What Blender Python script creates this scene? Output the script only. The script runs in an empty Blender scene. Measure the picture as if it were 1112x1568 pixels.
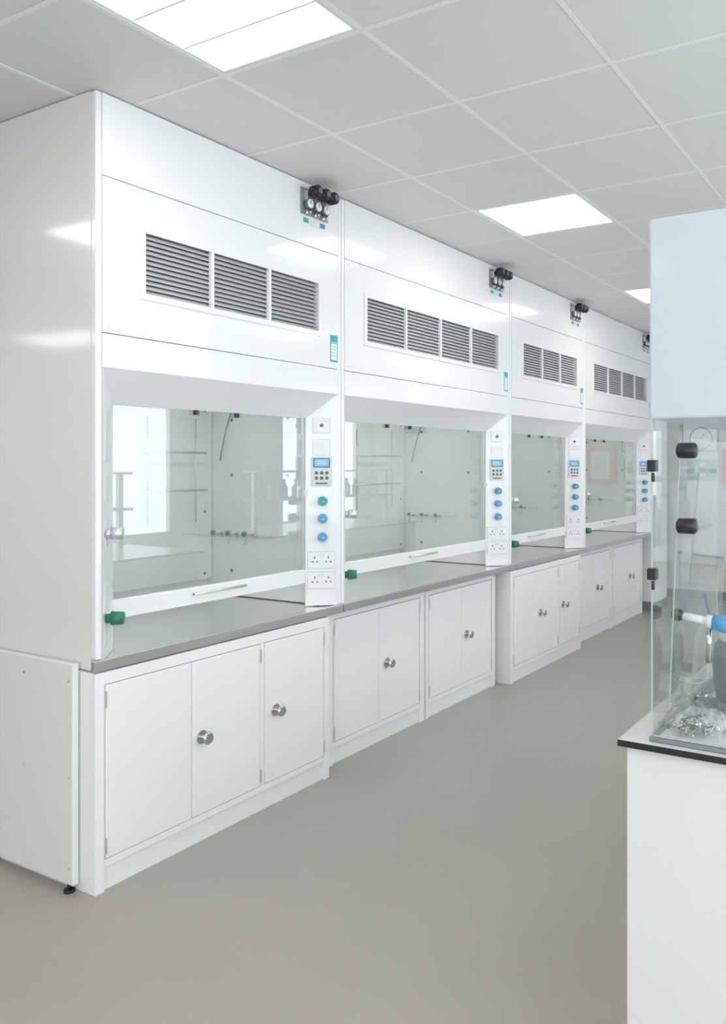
import bpy, bmesh, math, random
from mathutils import Matrix, Vector
random.seed(4)
S=bpy.context.scene
try:
    S.view_settings.view_transform='Standard'
    S.view_settings.look='None'
    S.view_settings.exposure=0.42
    S.view_settings.gamma=1.10
except Exception as e: print(e)

CEIL=2.92
# ---------------------------------------------------------------- materials
def mat(name,col,rough=0.5,metal=0.0,coat=0.0,noise=0.0,nscale=8.0,bump=0.0,bscale=60,emis=None,estr=0,ior=1.45,cr=.06,stretch=None):
    m=bpy.data.materials.new(name); m.use_nodes=True
    nt=m.node_tree; b=nt.nodes['Principled BSDF']
    b.inputs['Base Color'].default_value=(*col,1); b.inputs['Roughness'].default_value=rough
    b.inputs['Metallic'].default_value=metal; b.inputs['Coat Weight'].default_value=coat
    b.inputs['Coat Roughness'].default_value=cr; b.inputs['IOR'].default_value=ior
    if emis: b.inputs['Emission Color'].default_value=(*emis,1); b.inputs['Emission Strength'].default_value=estr
    tc=nt.nodes.new('ShaderNodeTexCoord'); vec=tc.outputs['Object']
    if stretch:
        mp=nt.nodes.new('ShaderNodeMapping'); mp.inputs['Scale'].default_value=stretch
        nt.links.new(vec,mp.inputs['Vector']); vec=mp.outputs['Vector']
    n=nt.nodes.new('ShaderNodeTexNoise'); n.inputs['Scale'].default_value=nscale; n.inputs['Detail'].default_value=4
    nt.links.new(vec,n.inputs['Vector'])
    r=nt.nodes.new('ShaderNodeMapRange'); r.inputs['To Min'].default_value=1-noise; r.inputs['To Max'].default_value=1+noise
    nt.links.new(n.outputs['Fac'],r.inputs['Value'])
    h=nt.nodes.new('ShaderNodeHueSaturation'); h.inputs['Color'].default_value=(*col,1)
    nt.links.new(r.outputs['Result'],h.inputs['Value']); nt.links.new(h.outputs['Color'],b.inputs['Base Color'])
    if bump:
        n2=nt.nodes.new('ShaderNodeTexNoise'); n2.inputs['Scale'].default_value=bscale
        nt.links.new(tc.outputs['Object'],n2.inputs['Vector'])
        bp=nt.nodes.new('ShaderNodeBump'); bp.inputs['Strength'].default_value=bump; bp.inputs['Distance'].default_value=0.002
        nt.links.new(n2.outputs['Fac'],bp.inputs['Height']); nt.links.new(bp.outputs['Normal'],b.inputs['Normal'])
    return m
def glassmat(name,tint,f0=.05,rough=0.0):
    """thin sheet: Schlick reflectance from |N.I|, straight-through transmission"""
    m=bpy.data.materials.new(name); m.use_nodes=True; nt=m.node_tree; nt.nodes.clear()
    o=nt.nodes.new('ShaderNodeOutputMaterial'); t=nt.nodes.new('ShaderNodeBsdfTransparent'); t.inputs[0].default_value=(*tint,1)
    g=nt.nodes.new('ShaderNodeBsdfGlossy'); g.inputs['Roughness'].default_value=rough
    ge=nt.nodes.new('ShaderNodeNewGeometry'); d=nt.nodes.new('ShaderNodeVectorMath'); d.operation='DOT_PRODUCT'
    nt.links.new(ge.outputs['Incoming'],d.inputs[0]); nt.links.new(ge.outputs['Normal'],d.inputs[1])
    def mth(op,a,b=None):
        n=nt.nodes.new('ShaderNodeMath'); n.operation=op
        if hasattr(a,'links'): nt.links.new(a,n.inputs[0])
        else: n.inputs[0].default_value=a
        if b is not None:
            if hasattr(b,'links'): nt.links.new(b,n.inputs[1])
            else: n.inputs[1].default_value=b
        return n.outputs[0]
    c=mth('ABSOLUTE',d.outputs['Value']); c=mth('SUBTRACT',1.0,c); c=mth('POWER',c,5.0); c=mth('MULTIPLY',c,1-f0); c=mth('ADD',c,f0)
    mx=nt.nodes.new('ShaderNodeMixShader')
    nt.links.new(c,mx.inputs[0]); nt.links.new(t.outputs[0],mx.inputs[1]); nt.links.new(g.outputs[0],mx.inputs[2]); nt.links.new(mx.outputs[0],o.inputs[0])
    return m
WHITE=mat('white_powdercoat',(.87,.875,.88),.20,coat=.5)
WHITE2=mat('white_cabinet',(.88,.88,.88),.35)
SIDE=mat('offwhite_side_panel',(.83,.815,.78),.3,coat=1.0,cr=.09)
INNER=mat('hood_liner',(.83,.845,.835),.4)
STEEL=mat('stainless_steel',(.86,.85,.83),.27,metal=1,noise=.04,nscale=20,stretch=(20,1,1))
STEELE=mat('stainless_edge',(.66,.67,.69),.3,metal=1)
CHROME=mat('chrome',(.62,.61,.59),.12,metal=1)
ALU=mat('aluminium',(.7,.71,.72),.35,metal=.8)
DGAP=mat('dark_gap',(.12,.125,.13),.8)
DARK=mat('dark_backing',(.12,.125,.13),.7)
SLAT=mat('grille_slat',(.62,.64,.65),.45,metal=.1)
BLACK=mat('black_plastic',(.012,.012,.014),.35)
GREEN=mat('green_plastic',(.015,.17,.09),.35)
TEAL=mat('teal_knob',(.03,.34,.42),.35)
BLUE=mat('blue_knob',(.07,.32,.66),.35)
SCREEN=mat('display_blue',(.1,.4,.8),.2,emis=(.15,.45,.85),estr=.2)
STICK=mat('turquoise_label',(.02,.40,.46),.4)
GLAB=mat('green_label',(.03,.40,.22),.4)
BLAB=mat('blue_label',(.04,.2,.6),.4)
PAPER=mat('paper',(.86,.88,.88),.6)
PLATE=mat('plate_grey',(.70,.71,.72),.4)
REG=mat('regulator_plate',(.32,.33,.34),.4,metal=.4)
GREYT=mat('text_grey',(.12,.13,.15),.5)
TILE=mat('ceiling_tile',(.76,.77,.755),.6,noise=.01,nscale=3)
TBAR=mat('ceiling_tbar',(.87,.88,.87),.45)
WALL=mat('wall_paint',(.84,.845,.84),.6,noise=.01)
SKIRT=mat('grey_skirting',(.20,.20,.20),.5)
FLOOR=mat('vinyl_floor',(.355,.327,.288),.31,noise=.06,nscale=1.6,bump=.05,bscale=180)
LIGHT=mat('light_diffuser',(1,1,1),.5,emis=(1,.975,.92),estr=7)
FILL=mat('hood_fill_strip',(1,1,1),.5,emis=(.97,1,.97),estr=5)
HEADM=mat('enclosure_head',(.54,.60,.635),.3,coat=.2)
BTOP=mat('bench_top_laminate',(.58,.58,.57),.22)
BENCH=mat('bench_carcass',(.74,.73,.705),.45)
ORANGE=mat('orange_plastic',(.85,.13,.03),.4)
GREYP=mat('grey_plastic',(.19,.20,.21),.35)
SASH=glassmat('sash_glass',(.865,.91,.885),.16)
PERS=glassmat('perspex',(.93,.95,.945),.06)
BAG=glassmat('plastic_bag_film',(.9,.92,.92),.10,.25)

# ---------------------------------------------------------------- mesh builder
class MB:
    def __init__(s): s.bm=bmesh.new(); s.mats=[]; s.M=Matrix.Identity(4)
    def mi(s,m):
        if m not in s.mats: s.mats.append(m)
        return s.mats.index(m)
    def box(s,x0,x1,y0,y1,z0,z1,m,M=None):
        i=s.mi(m); T=s.M@(M or Matrix.Identity(4))
        P=[(x,y,z) for x in(x0,x1) for y in(y0,y1) for z in(z0,z1)]
        v=[s.bm.verts.new(T@Vector(p)) for p in P]
        for f in((0,1,3,2),(4,6,7,5),(0,4,5,1),(2,3,7,6),(0,2,6,4),(1,5,7,3)):
            fc=s.bm.faces.new([v[k] for k in f]); fc.material_index=i
    def poly(s,pts,m,th=0):
        i=s.mi(m); v=[s.bm.verts.new(s.M@Vector(p)) for p in pts]
        f=s.bm.faces.new(v); f.material_index=i
    def prism(s,pts,d,m):
        i=s.mi(m); d=Vector(d); a=[s.bm.verts.new(s.M@Vector(p)) for p in pts]; b=[s.bm.verts.new(s.M@(Vector(p)+d)) for p in pts]
        n=len(pts); fs=[s.bm.faces.new(a),s.bm.faces.new(b[::-1])]
        for k in range(n): fs.append(s.bm.faces.new([a[k],b[k],b[(k+1)%n],a[(k+1)%n]]))
        for f in fs: f.material_index=i
    def cyl(s,p,axis,r,h,m,r2=None,seg=20):
        """from p along axis length h"""
        i=s.mi(m); ax=Vector(axis).normalized()
        R=ax.to_track_quat('Z','Y').to_matrix().to_4x4()
        T=s.M@Matrix.Translation(Vector(p))@R@Matrix.Translation((0,0,h/2))
        r_=bmesh.ops.create_cone(s.bm,cap_ends=True,segments=seg,radius1=r,radius2=r if r2 is None else r2,depth=h,matrix=T)
        fs=set(f for v in r_['verts'] for f in v.link_faces)
        for f in fs:
            f.material_index=i
            if len(f.verts)==4: f.smooth=True
    def sph(s,p,r,m,sc=(1,1,1)):
        i=s.mi(m); T=s.M@Matrix.Translation(Vector(p))@Matrix.Diagonal((*sc,1))
        r_=bmesh.ops.create_uvsphere(s.bm,u_segments=16,v_segments=10,radius=r,matrix=T)
        for f in set(f for v in r_['verts'] for f in v.link_faces): f.material_index=i; f.smooth=True
    def tube(s,pts,r,m,seg=12):
        for p,q in zip(pts,pts[1:]):
            p,q=Vector(p),Vector(q); s.cyl(p,q-p,r,(q-p).length,m,seg=seg); s.sph(q,r,m)
    def lathe(s,p,prof,m,seg=28):
        i=s.mi(m); rings=[]
        for r,z in prof:
            rings.append([s.bm.verts.new(s.M@Vector((p[0]+r*math.cos(2*math.pi*k/seg),p[1]+r*math.sin(2*math.pi*k/seg),p[2]+z))) for k in range(seg)])
        for a,b in zip(rings,rings[1:]):
            for k in range(seg):
                f=s.bm.faces.new([a[k],a[(k+1)%seg],b[(k+1)%seg],b[k]]); f.material_index=i; f.smooth=True
    def done(s,name,parent=None,bevel=0):
        bmesh.ops.recalc_face_normals(s.bm,faces=s.bm.faces)
        me=bpy.data.meshes.new(name); s.bm.to_mesh(me); s.bm.free()
        for m in s.mats: me.materials.append(m)
        o=bpy.data.objects.new(name,me); S.collection.objects.link(o)
        if bevel:
            b=o.modifiers.new('bev','BEVEL'); b.width=bevel; b.segments=2; b.limit_method='ANGLE'; b.angle_limit=math.radians(50)
        if parent: 
            o.parent=parent; o.matrix_parent_inverse=parent.matrix_world.inverted()
        return o
def empty(name,loc):
    e=bpy.data.objects.new(name,None); e.empty_display_size=.1; S.collection.objects.link(e)
    e.location=loc; e.matrix_world=Matrix.Translation(loc); bpy.context.view_layer.update(); return e

# ---------------------------------------------------------------- fume hood
def fume_hood(y0,y1,ns):
    E=empty('fume_hood',(-.45,(y0+y1)/2,.845))
    pw=.027; T=CEIL-.004
    yl,yr=y0+pw,y1-pw
    a=MB()   # side walls + posts + back + roof
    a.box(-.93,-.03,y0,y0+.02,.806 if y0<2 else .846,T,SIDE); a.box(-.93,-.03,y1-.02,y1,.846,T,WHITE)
    a.box(-.93,-.91,y0+.02,y1-.02,.846,T,WHITE)
    a.done('side_walls',E)
    a=MB()
    a.box(-.03,0,y0,yl-.0015,.846,T,WHITE); a.box(-.03,0,yr+.0015,y1,.846,T,WHITE)
    a.done('corner_posts',E,.006)
    a=MB(); a.box(-.04,-.034,yl-.005,yr+.005,1.93,T,DGAP); a.done('fascia_backing',E)
    # fascia panels
    gy0,gy1=y0+.212,y1-.179
    a=MB()
    a.box(-.03,0,yl,yr,2.616,T,WHITE)
    a.box(-.03,0,yl,yr,1.914,2.038,WHITE)
    a.done('fascia_panels',E,.002)
    a=MB()
    z0,z1=2.041,2.612; h0,h1=2.205,2.453
    a.box(-.03,0,yl,yr,z0,h0,WHITE); a.box(-.03,0,yl,yr,h1,z1,WHITE)
    a.box(-.03,0,yl,gy0,h0,h1,WHITE); a.box(-.03,0,gy1,yr,h0,h1,WHITE)
    for (yy,zz) in((yl+.03,z0+.025),(yr-.03,z0+.025),(yl+.03,z1-.02),(yr-.03,z1-.02)):
        a.cyl((0,yy,zz),(1,0,0),.006,.0015,PLATE)
    a.done('grille_panel',E)
    # grille
    a=MB(); W=.026
    a.box(0,.006,gy0-W*.9,gy1+W*.9,2.19,2.212,WHITE); a.box(0,.006,gy0-W*.9,gy1+W*.9,2.446,2.466,WHITE)
    a.box(0,.006,gy0-W*.9,gy0+.003,2.212,2.446,WHITE); a.box(0,.006,gy1-.003,gy1+W*.9,2.212,2.446,WHITE)
    sw=(gy1-gy0)/ns
    for k in range(1,ns): a.box(-.012,.004,gy0+k*sw-.008,gy0+k*sw+.008,2.212,2.446,WHITE)
    for k in range(ns+1):
        a.cyl((.006,gy0+k*sw if 0<k<ns else gy0+k*sw,2.457),(1,0,0),.004,.001,ALU,seg=10)
    a.done('grille_frame',E)
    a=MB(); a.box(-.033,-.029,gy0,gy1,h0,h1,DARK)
    N=12; p=(2.446-2.212)/N
    for k in range(N):
        zc=2.212+p*(k+.5)
        M=Matrix.Translation((-.014,0,zc))@Matrix.Rotation(math.radians(42),4,'Y')
        a.box(-.012,.012,gy0,gy1,-.0013,.0013,SLAT,M)
    a.done('grille_slats',E)
    # splayed opening surround
    r=.12; il,ir=yl+.136,yr-.105; zt,zi,zb=1.914,1.79,.846
    a=MB()
    a.prism([(0,yl,zt),(0,yr,zt),(-r,ir,zi),(-r,il,zi)],(-.004,0,.012),WHITE)
    a.done('sloped_canopy',E)
    a=MB()
    a.prism([(0,yl,zb),(0,yl,zt),(-r,il,zi),(-r,il,zb)],(-.006,-.0,0),WHITE)
    a.prism([(0,yr,zb),(-r,ir,zb),(-r,ir,zi),(0,yr,zt)],(-.006,.0,0),WHITE)
    a.done('splayed_posts',E)
    # left post trims
    el=Vector((-r,il-yl,0)).normalized(); nl=Vector((el.y,-el.x,0))
    if nl.x<0: nl=-nl
    a=MB(); c=Vector((-.055,yl+.062,0))
    for zz in(.93,1.06,1.30,1.47,1.62,1.72):
        q=c+Vector((0,0,zz)); Rm=Matrix(((el.x,nl.x,0,q.x),(el.y,nl.y,0,q.y),(0,0,1,q.z),(0,0,0,1)))
        a.box(-.04,.04,.0,.003,-.05,.05,PLATE,Rm)
    q=c+Vector((.02,-.02,1.30)); a.cyl(q,nl,.018,.02,ALU); a.cyl(q+nl*.02,nl,.023,.04,ALU)
    q=c+Vector((.02,-.02,.985)); a.cyl(q,nl,.018,.02,GREEN); a.cyl(q+nl*.018,nl,.027,.045,GREEN,r2=.023)
    a.done('service_valves',E)
    # control column
    ex=Vector((r,yr-ir,0)).normalized(); ey=Vector((-ex.y,ex.x,0)); m_=Vector((-r/2-.002,(yr+ir)/2,0))
    M=Matrix(((ex.x,ey.x,0,m_.x),(ex.y,ey.y,0,m_.y),(0,0,1,0),(0,0,0,1)))
    a=MB(); a.M=M
    def plate(z,h,w=.12,m=WHITE2,t=.007,edge=True):
        if edge: a.box(-w/2-.001,w/2+.001,-.0015,0,z-h/2-.001,z+h/2+.001,GREYP)
        a.box(-w/2,w/2,-t,0,z-h/2,z+h/2,m)
    plate(1.755,.075,.085); a.cyl((0,-.007,1.755),(0,-1,0),.014,.003,ALU); a.cyl((0,-.010,1.755),(0,-1,0),.010,.006,GREYT)
    plate(1.645,.08,.085,WHITE2,.004)
    plate(1.522,.145,.10,PLATE,.010)
    a.box(-.042,.042,-.0105,-.010,1.542,1.590,GREYT); a.box(-.036,.036,-.0115,-.010,1.548,1.585,SCREEN)
    for dz in(0,.012): a.box(-.028,.02,-.0118,-.0115,1.560+dz,1.563+dz,PAPER)
    for i in range(2):
        for j in range(3): a.cyl((-.026+.026*j,-.010,1.515-.026*i),(0,-1,0),.009,.002,GREYT,seg=12)
    a.box(-.03,.03,-.0105,-.010,1.458,1.466,GREYT)
    for z,m in((1.373,TEAL),(1.284,BLUE),(1.192,BLUE)):
        a.cyl((0.005,0,z),(0,-1,0),.026,.004,PLATE); a.cyl((.005,-.004,z),(0,-1,0),.012,.014,ALU)
        a.cyl((.005,-.016,z),(0,-1,0),.024,.038,m,r2=.021)
        a.box(-.0,.012,-.056,-.054,z-.002,z+.002,PAPER); a.box(-.052,-.03,-.001,0,z-.009,z+.009,m)
    for z in(1.076,.974):
        plate(z,.082,.136,WHITE,.009)
        for sx in(-.034,.034):
            a.box(sx-.003,sx+.003,-.0095,-.009,z+.006,z+.019,GREYT)
            a.box(sx-.016,sx-.007,-.0095,-.009,z-.012,z-.005,GREYT); a.box(sx+.007,sx+.016,-.0095,-.009,z-.012,z-.005,GREYT)
            a.box(sx*.3-.005,sx*.3+.005,-.012,-.009,z+.018,z+.032,PLATE)
    for z in(.9,1.13,1.24,1.42,1.68,1.72):
        for sx in(-.06,.06): a.cyl((sx,0,z),(0,-1,0),.003,.001,GREYT,seg=8)
    a.done('control_panel',E)
    # sash
    a=MB(); xs=-r-.016
    a.poly([(xs,il-.03,1.03),(xs,ir+.02,1.03),(xs,ir+.02,1.86),(xs,il-.03,1.86)],SASH); a.done('sash_glass',E)
    a=MB()
    a.box(xs-.014,xs+.014,il-.012,ir+.0,.957,1.03,WHITE)
    a.done('sash_bottom_rail',E,.004)
    a=MB(); a.box(xs-.008,xs+.008,ir-.012,ir+.002,1.03,1.80,ALU); a.box(xs-.008,xs+.006,il-.01,il+.006,1.03,1.80,ALU)
    ym=(il+ir)/2-.015; hw=.155
    a.cyl((xs+.026,ym-hw,1.003),(0,1,0),.006,2*hw,ALU)
    a.box(xs+.014,xs+.026,ym-hw,ym-hw+.01,.998,1.008,ALU); a.box(xs+.014,xs+.026,ym+hw-.01,ym+hw,.998,1.008,ALU)
    for yy in(il+.42,il+.66) : a.box(xs+.004,xs+.02,yy-.009,yy+.009,1.77,1.79,BLACK)
    a.box(xs+.008,xs+.028,ir-.002,ir+.018,.985,1.01,WHITE); a.box(xs+.008,xs+.025,ir-.005,ir+.012,1.40,1.43,WHITE)
    a.done('sash_handle_and_guides',E)
    # interior
    a=MB()
    a.box(-.86,-.85,y0+.07,y1-.07,.93,1.88,INNER)      # baffle
    for zz in(.96,1.3,1.85):
        for yy in(y0+.12,(y0+y1)/2,y1-.12): a.cyl((-.85,yy,zz),(1,0,0),.007,.003,GREYT,seg=10)
    a.box(-.90,-.13,y0+.055,y0+.065,.846,1.93,INNER); a.box(-.90,-.13,y1-.065,y1-.055,.846,1.93,INNER)
    a.box(-.90,-.89,y0+.065,y1-.065,.846,1.93,INNER); a.box(-.90,-.045,y0+.065,y1-.065,1.93,1.94,INNER)
    a.done('liner_and_baffle',E)
    a=MB(); a.box(-.52,-.46,y0+.25,y1-.25,1.915,1.929,FILL); a.done('added_interior_fill',E)  # unseen glowing strip, added to brighten the hood interior
    a=MB(); yw=y1-.065
    for i,x in enumerate((-.76,-.65,-.53)):
        a.cyl((x,yw,1.18),(0,-1,0),.016,.012,PLATE); a.cyl((x,yw-.012,1.18),(0,-1,0),.007,.07,CHROME)
        a.cyl((x,yw-.075,1.185),(0,0,-1),.006,.05,CHROME); a.sph((x,yw-.08,1.19),.014,GREEN if i!=1 else GREYT)
    a.cyl((-.4,yw-.01,1.18),(-1,0,0),.004,.36,PLATE)
    for z in(.98,1.5,1.8):
        for x in(-.3,-.7): a.cyl((x,yw,z),(0,-1,0),.009,.003,GREYT,seg=12)
    a.tube([(-.66-.12*t,yw-.01,1.88-.30*t**1.7) for t in [k/8 for k in range(9)]],.003,GREYP,8)
    # thin lattice rods fixed to the far part of the baffle
    for yy in (y0+.62*(y1-y0),y0+.84*(y1-y0)): a.cyl((-.80,yy,1.25),(0,0,1),.005,.55,ALU)
    for zz in (1.42,1.62): a.cyl((-.79,y0+.58*(y1-y0),zz),(0,1,0),.005,.31*(y1-y0),ALU)
    a.done('interior_taps_and_lattice',E)
    # label
    a=MB(); a.box(0,.0015,y1-.088,y1-.03,2.073,2.208,STICK); a.box(.0015,.002,y1-.081,y1-.037,2.083,2.165,PAPER)
    a.box(.0015,.002,y1-.081,y1-.037,2.17,2.173,PAPER)
    for z in (2.15,2.135,2.12,2.105): a.box(.002,.0023,y1-.077,y1-.045,z-.002,z+.001,STICK)
    a.done('safety_label',E)
    # worktop
    a=MB(); ys=y0+(.022 if y0<2 else .001); yf=y0-(.018 if y0<2 else -.001)
    a.box(-.93,-.004,ys,y1-.001,.816,.838,STEEL)
    a.box(-.004,.014,yf,y1-.001,.806,.8455,STEELE)
    a.box(-.93,-.004,y0+.03,y1-.03,.838,.8405,STEEL)
    a.done('steel_worktop',E,.002)
    return E

def regulator(yc):
    E=empty('gas_regulator_panel',(.0,yc,2.82)); a=MB()
    a.box(.0015,.008,yc-.10,yc+.10,2.76,2.885,REG)
    for k in(-1,0,1):
        y=yc+k*.062
        a.box(.008,.03,y-.018,y+.018,2.79,2.87,ALU)
        a.cyl((.008,y,2.808),(1,0,0),.025,.024,GREYT); a.cyl((.032,y,2.808),(1,0,0),.021,.002,PAPER); a.box(.034,.035,y-.002,y+.002,2.806,2.824,BLACK)
        a.cyl((.03,y,2.86),(1,0,0),.012,.02,BLACK); a.cyl((.045,y,2.86),(1,0,0),.029,.045,BLACK,r2=.025); a.cyl((.09,y,2.86),(1,0,0),.014,.006,GREYT)
        for j in range(8):
            t=j*math.pi/4; a.box(.048,.082,-.003,.003,.024,.030,BLACK,Matrix.Translation((0,y,2.86))@Matrix.Rotation(t,4,'X'))
        a.cyl((.02,y-.012,2.785),(0,0,-1),.006,.035,CHROME); a.cyl((.02,y+.012,2.785),(0,0,-1),.006,.022,CHROME)
        a.box(.0015,.004,y-.022,y+.022,2.718,2.748,PAPER)
        a.box(.004,.0045,y-.019,y+.019,2.721,2.745,GLAB if k<0 else (PLATE if k==0 else BLAB))
    a.done('regulators',E)

# ---------------------------------------------------------------- base cabinets
def cabinet(y0,y1,xf,doors,postl=.03,postr=.03):
    """doors: list (ya,yb,handleY or None,hinge side)"""
    E=empty('base_cabinet',(xf-.3,(y0+y1)/2,0)); a=MB(); top=.800
    a.box(xf-.58,xf-.024,y0+.004,y1-.004,.0,top,WHITE2)
    a.done('carcass',E)
    a=MB()
    a.box(xf-.024,xf,y0,y0+postl,.0,top,WHITE2); a.box(xf-.024,xf,y1-postr,y1,.0,top,WHITE2)
    a.box(xf-.024,xf-.001,y0+postl,y1-postr,.755,top,WHITE2)
    a.box(xf-.024,xf-.012,y0+postl,y1-postr,0,.088,WHITE2)
    a.box(xf-.024,xf-.001,y0+postl,y1-postr,.088,.116,WHITE2)
    for (da,_,_,_),(_,db,_,_) in zip(doors[1:],doors[:-1]):
        if da-db>.008: a.box(xf-.024,xf-.001,db+.002,da-.002,.116,.755,WHITE2)
    a.box(xf-.58,xf-.024,y0,y0+.004,0,top,WHITE2); a.box(xf-.58,xf-.024,y1-.004,y1,0,top,WHITE2)
    a.done('frame',E,.0015)
    a=MB(); a.box(xf-.022,xf-.0185,y0+postl,y1-postr,.11,.76,DGAP); a.done('shadow_gap',E)
    a=MB()
    for da,db,h,hs in doors: a.box(xf-.018,xf+.001,da+.0018,db-.0018,.119,.752,WHITE2)
    a.done('doors',E,.002)
    a=MB()
    for da,db,h,hs in doors:
        yy=da if hs=='l' else db
        for z in(.165,.70): a.box(xf-.001,xf+.006,yy-.005,yy+.005,z-.03,z+.03,ALU)
        if h:
            a.cyl((xf+.001,h,.436),(1,0,0),.028,.005,CHROME); a.cyl((xf+.006,h,.436),(1,0,0),.009,.03,CHROME)
            a.cyl((xf+.034,h,.436),(1,0,0),.018,.006,CHROME,r2=.027); a.cyl((xf+.040,h,.436),(1,0,0),.027,.008,CHROME,r2=.021)
    a.done('handles_and_hinges',E,.001)
U=[(1.943,3.372,3),(3.376,5.298,4),(5.303,6.732,3),(6.736,8.658,4)]
for y0,y1,n in U:
    fume_hood(y0,y1,n); regulator(y1-.215)
for o in(0,3.36):
    cabinet(1.930+o,3.262+o,.012,[(1.972+o,2.378+o,None,'l'),(2.378+o,2.773+o,2.43+o,'r'),(2.802+o,3.218+o,2.871+o,'r')],.040,.040)
    cabinet(3.36+o,4.282+o,-.074,[(3.405+o,3.805+o,None,'l'),(3.805+o,4.225+o,3.881+o,'r')],.042,.05)
    cabinet(4.298+o,5.218+o,-.074,[(4.336+o,4.739+o,None,'l'),(4.739+o,5.155+o,4.80+o,'r')],.034,.05)
# lower side cladding of the first hood
E=empty('lower_side_panel',(-.5,1.91,0)); a=MB()
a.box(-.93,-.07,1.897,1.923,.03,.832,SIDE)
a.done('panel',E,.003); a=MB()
for z in(.09,.42,.77):
    for x in(-.09,-.36): a.cyl((x,1.897,z),(0,-1,0),.005,.002,ALU,seg=10)
for x in(-.10,-.85):
    a.cyl((x,1.906,0),(0,0,1),.02,.01,BLACK); a.cyl((x,1.906,.01),(0,0,1),.008,.022,BLACK)
a.done('screws_and_feet',E)

# ---------------------------------------------------------------- room (L-shaped: opens out to the left in front of the hood row)
X0,X1,Y0,Y1=-1.0,4.2,-2.6,9.8
XL,YL=-7.0,1.96
a=MB(); a.box(XL-.1,X1+.1,Y0-.1,Y1+.1,-.1,0,FLOOR); a.done('floor')
a=MB(); a.box(X0-.1,X0,YL,Y1+.1,0,3.1,WALL); a.done('wall_left')
a=MB(); a.box(XL,X0-.1,YL,YL+.1,0,3.1,WALL); a.done('wall_return')
a=MB(); a.box(XL-.1,XL,Y0-.1,YL+.1,0,3.1,WALL); a.done('wall_far_left')
a=MB(); a.box(X0,X1,Y1,Y1+.1,0,3.1,WALL)
for x in [X0+.6*k for k in range(1,9)]: a.box(x-.002,x+.002,Y1-.0015,Y1,.1,2.92,PLATE)
for z in(1.2,2.1): a.box(X0,X1,Y1-.0015,Y1,z-.002,z+.002,PLATE)
a.done('wall_end')
wn=[0]
def wallwin(name,wins,z0,z1,along,lim,pos):
    """wall with openings. along='y' (right wall at x=pos) or 'x' (rear wall at y=pos, thickness negative)"""
    def bx(a_,u0,u1,d0,d1,zz0,zz1,m):
        if along=='y': a_.box(pos+d0,pos+d1,u0,u1,zz0,zz1,m)
        else: a_.box(u0,u1,pos-d1,pos-d0,zz0,zz1,m)
    a=MB(); bx(a,lim[0],lim[1],0,.1,0,z0,WALL); bx(a,lim[0],lim[1],0,.1,z1,3.1,WALL)
    e=[lim[0]]+[v for w in wins for v in w]+[lim[1]]
    for i in range(0,len(e),2): bx(a,e[i],e[i+1],0,.1,z0,z1,WALL)
    a.done(name)
    for p,q in wins:
        wn[0]+=1
        E=empty('window_%d'%wn[0],((pos+.05,(p+q)/2,z0) if along=='y' else ((p+q)/2,pos-.05,z0))); a=MB()
        for u,v in((p,p+.04),(q-.04,q),((p+q)/2-.02,(p+q)/2+.02)): bx(a,u,v,.02,.08,z0,z1,PLATE)
        bx(a,p,q,.02,.08,z0,z0+.04,PLATE); bx(a,p,q,.02,.08,z1-.04,z1,PLATE)
        a.done('frame',E)
wallwin('wall_right',[(-2.2,-.6),(-.3,1.3),(1.6,3.2),(4.5,6.2),(7.9,9.5)],.80,2.6,'y',(Y0,Y1),X1)  # first three windows are unseen, added for side light
wallwin('wall_rear',[(2.0,3.8)],.6,2.6,'x',(XL-.1,X1+.1),Y0)  # unseen rear window, added to let in more fill light
for nm,bx in(('baseboard_end',(X0,X1,Y1-.012,Y1-.0,0,.1)),('baseboard_right',(X1-.012,X1,Y0,Y1-.013,0,.1)),('baseboard_rear',(XL,X1-.013,Y0,Y0+.012,0,.1))):
    a=MB(); a.box(*bx,SKIRT); a.done(nm)
a=MB(); a.box(X0+.001,.03,8.70,9.12,0,CEIL-.003,WALL); a.box(.03,.04,8.70,9.12,0,.1,SKIRT); a.box(X0+.001,.03,8.69,8.70,0,.1,SKIRT); a.done('column')
# ceiling
lights=[(x,y) for x in(.47,2.87) for y in(-2.09,-.89,1.51,3.91,6.31)]+[(-1.93,.31),(-1.93,-2.09),(-6.13,-2.09),(-5.53,-2.09)]  # right-hand column of panels is unseen, added to provide light
gx=[.47+.6*k for k in range(-13,8)]; gy=[2.71+.6*k for k in range(-9,13)]
a=MB(); a.box(XL-.1,X1+.1,Y0-.1,Y1+.1,3.05,3.1,TILE)
def region(xa,xb,ya,yb):
    for x in gx:
        for y in gy:
            if any(abs(x-l[0])<.01 and abs(y-l[1])<.01 for l in lights): continue
            x0_,x1_=max(x+.0115,xa),min(x+.5885,xb); y0_,y1_=max(y+.0115,ya),min(y+.5885,yb)
            if x1_-x0_<.02 or y1_-y0_<.02: continue
            a.box(x0_,x1_,y0_,y1_,2.921,2.935,TILE)
    for x in gx:
        if xa<x<xb: a.box(x-.012,x+.012,ya,yb,2.926,2.96,DGAP); a.box(x-.0095,x+.0095,ya,yb,2.919,2.926,TBAR)  # dark strips put the thin shadow lines beside the bars into colour
    for y in gy:
        if ya<y<yb: a.box(xa,xb,y-.012,y+.012,2.9262,2.9602,DGAP); a.box(xa,xb,y-.0095,y+.0095,2.9192,2.9262,TBAR)
region(X0,X1,Y0,Y1); region(XL,X0,Y0,YL)
a.done('ceiling')
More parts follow.
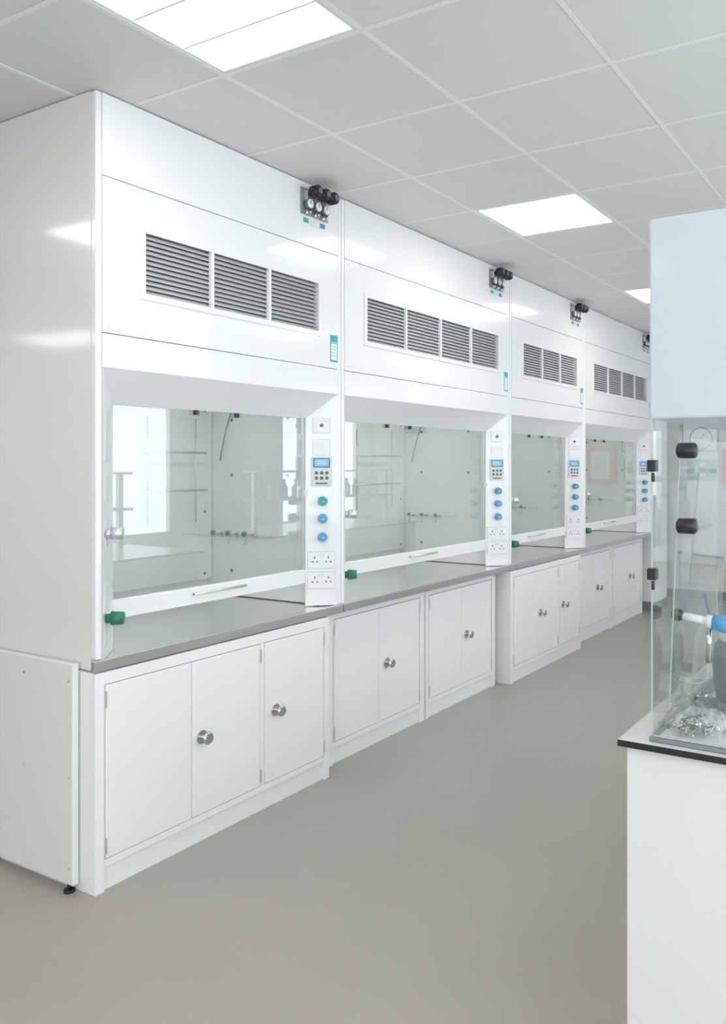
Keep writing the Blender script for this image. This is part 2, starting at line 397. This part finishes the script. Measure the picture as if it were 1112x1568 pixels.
for x,y in lights:
    E=empty('ceiling_light_panel',(x+.3,y+.3,2.93)); a=MB()
    for b in((x+.012,x+.588,y+.012,y+.024),(x+.012,x+.588,y+.576,y+.588),(x+.012,x+.024,y+.024,y+.576),(x+.576,x+.588,y+.024,y+.576)): a.box(*b,2.9205,2.95,TBAR)
    for yy in(.2,.4): a.box(x+.024,x+.576,y+yy-.004,y+yy+.004,2.922,2.95,PLATE)
    a.done('frame',E); a=MB(); a.box(x+.024,x+.576,y+.024,y+.576,2.928,2.94,LIGHT); a.done('diffuser',E)

# ---------------------------------------------------------------- bench + enclosure on the right
BZ=.90
for xb0,xb1,yb0,yb1 in((1.970,3.40,1.915,4.55),(2.35,3.40,5.6,8.2)):
    E=empty('laboratory_bench',((xb0+xb1)/2,(yb0+yb1)/2,0)); a=MB()
    a.box(xb0+.015,xb1-.04,yb0+.025,yb1-.05,0,BZ-.016,BENCH); a.done('carcass',E,.002)
    a=MB(); a.box(xb0,xb1,yb0,yb1,BZ-.016,BZ-.0006,BLACK); a.box(xb0+.0005,xb1-.0005,yb0+.0005,yb1-.0005,BZ-.0006,BZ,BTOP); a.done('worktop',E)
ex0,ex1,ey0,ey1=2.04,3.2,1.937,2.62
E=empty('bench_fume_enclosure',(2.6,2.25,BZ)); a=MB()
a.box(ex0,ex1,ey0,ey1,1.663,2.138,HEADM); a.done('filter_head',E,.006)
a=MB(); zb=BZ+.001; za=zb+.012; zh=1.662
def pane(p0,p1,z0=za,z1=zh):
    a.poly([(*p0,z0),(*p1,z0),(*p1,z1),(*p0,z1)],PERS)
pane((ex0+.007,ey0+.01),(ex0+.007,ey1-.01)); pane((ex1-.007,ey0+.01),(ex1-.007,ey1-.01)); pane((ex0+.01,ey1-.012),(ex1-.01,ey1-.012))
pane((ex0+.01,ey0+.006),(ex1-.01,ey0+.006),za,zh)
a.poly([(ex0+.035,ey0+.05,1.0),(ex0+.035,ey1-.1,1.0),(ex0+.06,ey1-.1,1.62),(ex0+.06,ey0+.05,1.62)],PERS)
EDGE=mat('perspex_edge',(.42,.50,.49),.2)
for (xx,yy) in((ex0+.004,ey0+.004),(ex0+.004,ey1-.014)): a.box(xx,xx+.003,yy,yy+.003,za,zh,EDGE)
a.prism([(ex0+.034,ey0+.049,1.0),(ex0+.037,ey0+.049,1.0),(ex0+.062,ey0+.049,1.62),(ex0+.059,ey0+.049,1.62)],(0,.003,0),EDGE)
a.box(ex0+.01,ex1-.01,ey0+.004,ey0+.008,za,za+.003,EDGE)
a.done('perspex_panes',E)
a=MB(); a.box(ex0,ex1,ey0,ey1,zb,zb+.010,GREYP); a.box(ex0+.02,ex1-.02,ey0+.02,ey1-.02,zb+.010,zb+.012,PLATE)
for b in((ex0+.03,ex0+.04,ey0+.30,ey1-.05),(ex0+.03,ex1-.05,ey1-.06,ey1-.05),(ex0+.03,ex1-.05,ey0+.30,ey0+.31)): a.box(*b,zb+.012,zb+.04,GREYP)
a.done('base_tray',E,.002)
a=MB()
for z in(1.588,1.415):
    a.cyl((2.137,ey0+.004,z),(0,-1,0),.010,.012,BLACK); a.cyl((2.116,ey0-.018,z),(1,0,0),.018,.036,BLACK); a.sph((2.118,ey0-.018,z),.018,BLACK,(.5,1,1)); a.sph((2.150,ey0-.018,z),.018,BLACK,(.5,1,1))
for z in(1.553,1.297):
    a.box(2.036,2.058,ey0-.006,ey0+.018,z-.014,z+.014,BLACK); a.cyl((2.05,ey0,z-.016),(0,0,-1),.004,.022,BLACK)
a.done('knobs_and_clips',E,.003)
a=MB(); yy=2.06
a.sph((2.075,yy,1.185),.017,BLACK); a.cyl((2.085,yy,1.183),(1,0,-.12),.010,.075,PAPER); a.cyl((2.145,yy,1.176),(1,0,-.1),.016,.02,PAPER)
a.cyl((2.160,yy,1.174),(1,0,-.1),.018,.05,BLUE,r2=.024); a.cyl((2.15,yy,1.165),(0,0,-1),.007,.09,CHROME)
a.done('service_tap',E)
a=MB(); p=(2.185,2.25,BZ+.0135)
a.lathe(p,[(0,0),(.050,0),(.056,.006),(.066,.08),(.070,.13),(.064,.17),(.054,.185),(0,.186)],GREYP)
a.lathe((p[0],p[1],p[2]+.185),[(.050,.0),(.052,.02),(.044,.04),(.02,.05),(.018,.07),(0,.07)],PLATE)
a.done('grey_vacuum_flask')
a=MB(); p=(2.085,2.155,BZ+.0135)
a.lathe(p,[(0,0),(.026,0),(.029,.004),(.029,.085),(.032,.09)],PERS); a.lathe((p[0],p[1],p[2]+.088),[(.030,0),(.033,0),(.033,.002),(.030,.002),(.030,0)],EDGE)
a.done('glass_beaker')
a=MB(); p=(2.115,2.50,BZ+.0135)
a.lathe(p,[(0,0),(.030,0),(.032,.004),(.032,.12),(.026,.15),(.014,.17),(.014,.185),(0,.185)],PLATE); a.cyl((p[0],p[1],p[2]+.185),(0,0,1),.017,.02,BLUE); a.cyl((p[0],p[1],p[2]+.2),(.25,0,1),.004,.06,BLUE)
a.done('wash_bottle')
# bag of screws
E=empty('plastic_bag_of_screws',(2.125,2.04,BZ+.013)); a=MB()
for k in range(80):
    x=2.118+random.gauss(0,.024); y=2.02+random.gauss(0,.02); z=BZ+.018+random.random()*.03*max(0,1-abs(x-2.125)/.06)
    d=Vector((random.uniform(-1,1),random.uniform(-1,1),random.uniform(-.3,.3)))
    mm=random.choice((CHROME,ALU,REG,ORANGE if k%14==0 else CHROME))
    a.cyl((x,y,z),d,.0025,.02,mm,seg=6); a.cyl((x,y,z),-d,.0045,.003,mm,seg=8)
a.done('screws',E)
a=MB(); i=a.mi(BAG); n=18; vs=[]
for u in range(n+1):
    row=[]
    for v in range(n+1):
        x=(u/n-.5); y=(v/n-.5); h=max(0,(1-(2*x)**2)*(1-(2*y)**2))**.5*.065
        row.append(a.bm.verts.new((2.125+x*.15+random.uniform(-.002,.002),2.035+y*.15,BZ+.015+h+(random.uniform(-.006,.006) if h>.01 else 0)+max(0,y-.2)*.15)))
    vs.append(row)
for u in range(n):
    for v in range(n):
        f=a.bm.faces.new([vs[u][v],vs[u+1][v],vs[u+1][v+1],vs[u][v+1]]); f.material_index=i; f.smooth=(u+v)%3>0
a.done('bag',E)
# reagent shelves
for ya,xs_ in((3.25,2.64),(5.9,2.80),(7.1,2.80)):
    E=empty('reagent_shelf',(xs_,ya+.55,BZ)); a=MB()
    for y in(ya+.05,ya+1.05): a.box(xs_-.02,xs_+.02,y-.02,y+.02,BZ,1.5,ALU)
    a.box(xs_-.1,xs_+.1,ya,ya+1.1,1.2,1.22,PLATE); a.box(xs_-.1,xs_+.1,ya,ya+1.1,1.48,1.50,PLATE); a.done('frame',E)
    for k,(y,m) in enumerate(((.15,PERS),(.30,PLATE),(.47,GREYP),(.65,PAPER),(.85,PLATE))):
        a=MB(); a.lathe((xs_,ya+y,1.2205),[(0,0),(.04,0),(.042,.01),(.042,.11),(.02,.14),(.016,.17),(0,.17)],m); a.cyl((xs_,ya+y,1.39),(0,0,1),.02,.02,BLUE); a.done('bottle_%d'%k,E)
# extraction snorkels hanging from the ceiling over the benches
for (x,y) in((3.0,5.2),(3.0,8.6)):
    E=empty('extraction_arm',(x,y,2.9)); a=MB()
    a.cyl((x,y,2.86),(0,0,1),.09,.058,PLATE)
    a.tube([(x,y,2.88),(x,y,2.45),(x-.1,y-.1,2.38),(x-.45,y-.3,2.55),(x-.55,y-.35,2.5),(x-.6,y-.38,2.1)],.04,PLATE,16)
    a.lathe((x-.6,y-.38,1.93),[(.14,0),(.12,.03),(.05,.12),(.04,.18)],PLATE); a.done('duct_and_cowl',E)

# ---------------------------------------------------------------- wall items at far end
yw=Y1
E=empty('defibrillator_cabinet',(.67,yw,1.55)); a=MB()
x0,x1,z0,z1=.50,.86,1.32,1.78
pts=[]
for cx,cz,s in((x1-.06,z1-.06,0),(x0+.06,z1-.06,90),(x0+.06,z0+.06,180),(x1-.06,z0+.06,270)):
    for t in range(0,91,15): pts.append((cx+.06*math.cos(math.radians(s+t)),yw,cz+.06*math.sin(math.radians(s+t))))
a.prism(pts,(0,-.10,0),ORANGE); a.box(x0+.055,x1-.055,yw-.112,yw-.10,z0+.06,z1-.06,PAPER); a.box(x0+.11,x1-.11,yw-.12,yw-.112,1.5,1.66,PLATE)
a.done('case',E,.004)
E=empty('wall_dial_meter',(.2,yw,1.9)); a=MB()
a.box(.03,.43,yw-.05,yw,1.71,2.06,GREYP); a.box(.045,.415,yw-.053,yw-.05,1.725,2.045,PAPER)
a.cyl((.25,yw-.053,1.86),(0,-1,0),.13,.012,GREYT,seg=32); a.cyl((.25,yw-.065,1.86),(0,-1,0),.118,.002,PAPER,seg=32)
a.box(-.003,.003,-.002,0,0,.1,BLACK,Matrix.Translation((.25,yw-.067,1.86))@Matrix.Rotation(.7,4,'Y')); a.done('dial_case',E)
E=empty('first_aid_sign',(.25,yw,1.5)); a=MB(); a.box(.08,.42,yw-.004,yw,1.38,1.62,GLAB); a.box(.22,.28,yw-.006,yw-.004,1.42,1.58,PAPER); a.box(.17,.33,yw-.006,yw-.004,1.47,1.53,PAPER); a.done('sign_plate',E)

# ---------------------------------------------------------------- world, camera
w=bpy.data.worlds.new('World'); S.world=w; w.use_nodes=True; nt=w.node_tree
bg=nt.nodes['Background']; bg.inputs[0].default_value=(.84,.93,1,1); bg.inputs[1].default_value=3.6
cam=bpy.data.cameras.new('camera'); co=bpy.data.objects.new('camera',cam); S.collection.objects.link(co)
co.location=(2.636,0,1.555); co.rotation_euler=(math.pi/2,0,math.atan(.5896))
cam.sensor_width=36; cam.sensor_fit='AUTO'; cam.lens=36*1274/1568
cam.shift_x=-(690-556)/1568; cam.shift_y=-72/1568; cam.clip_start=.05
S.camera=co
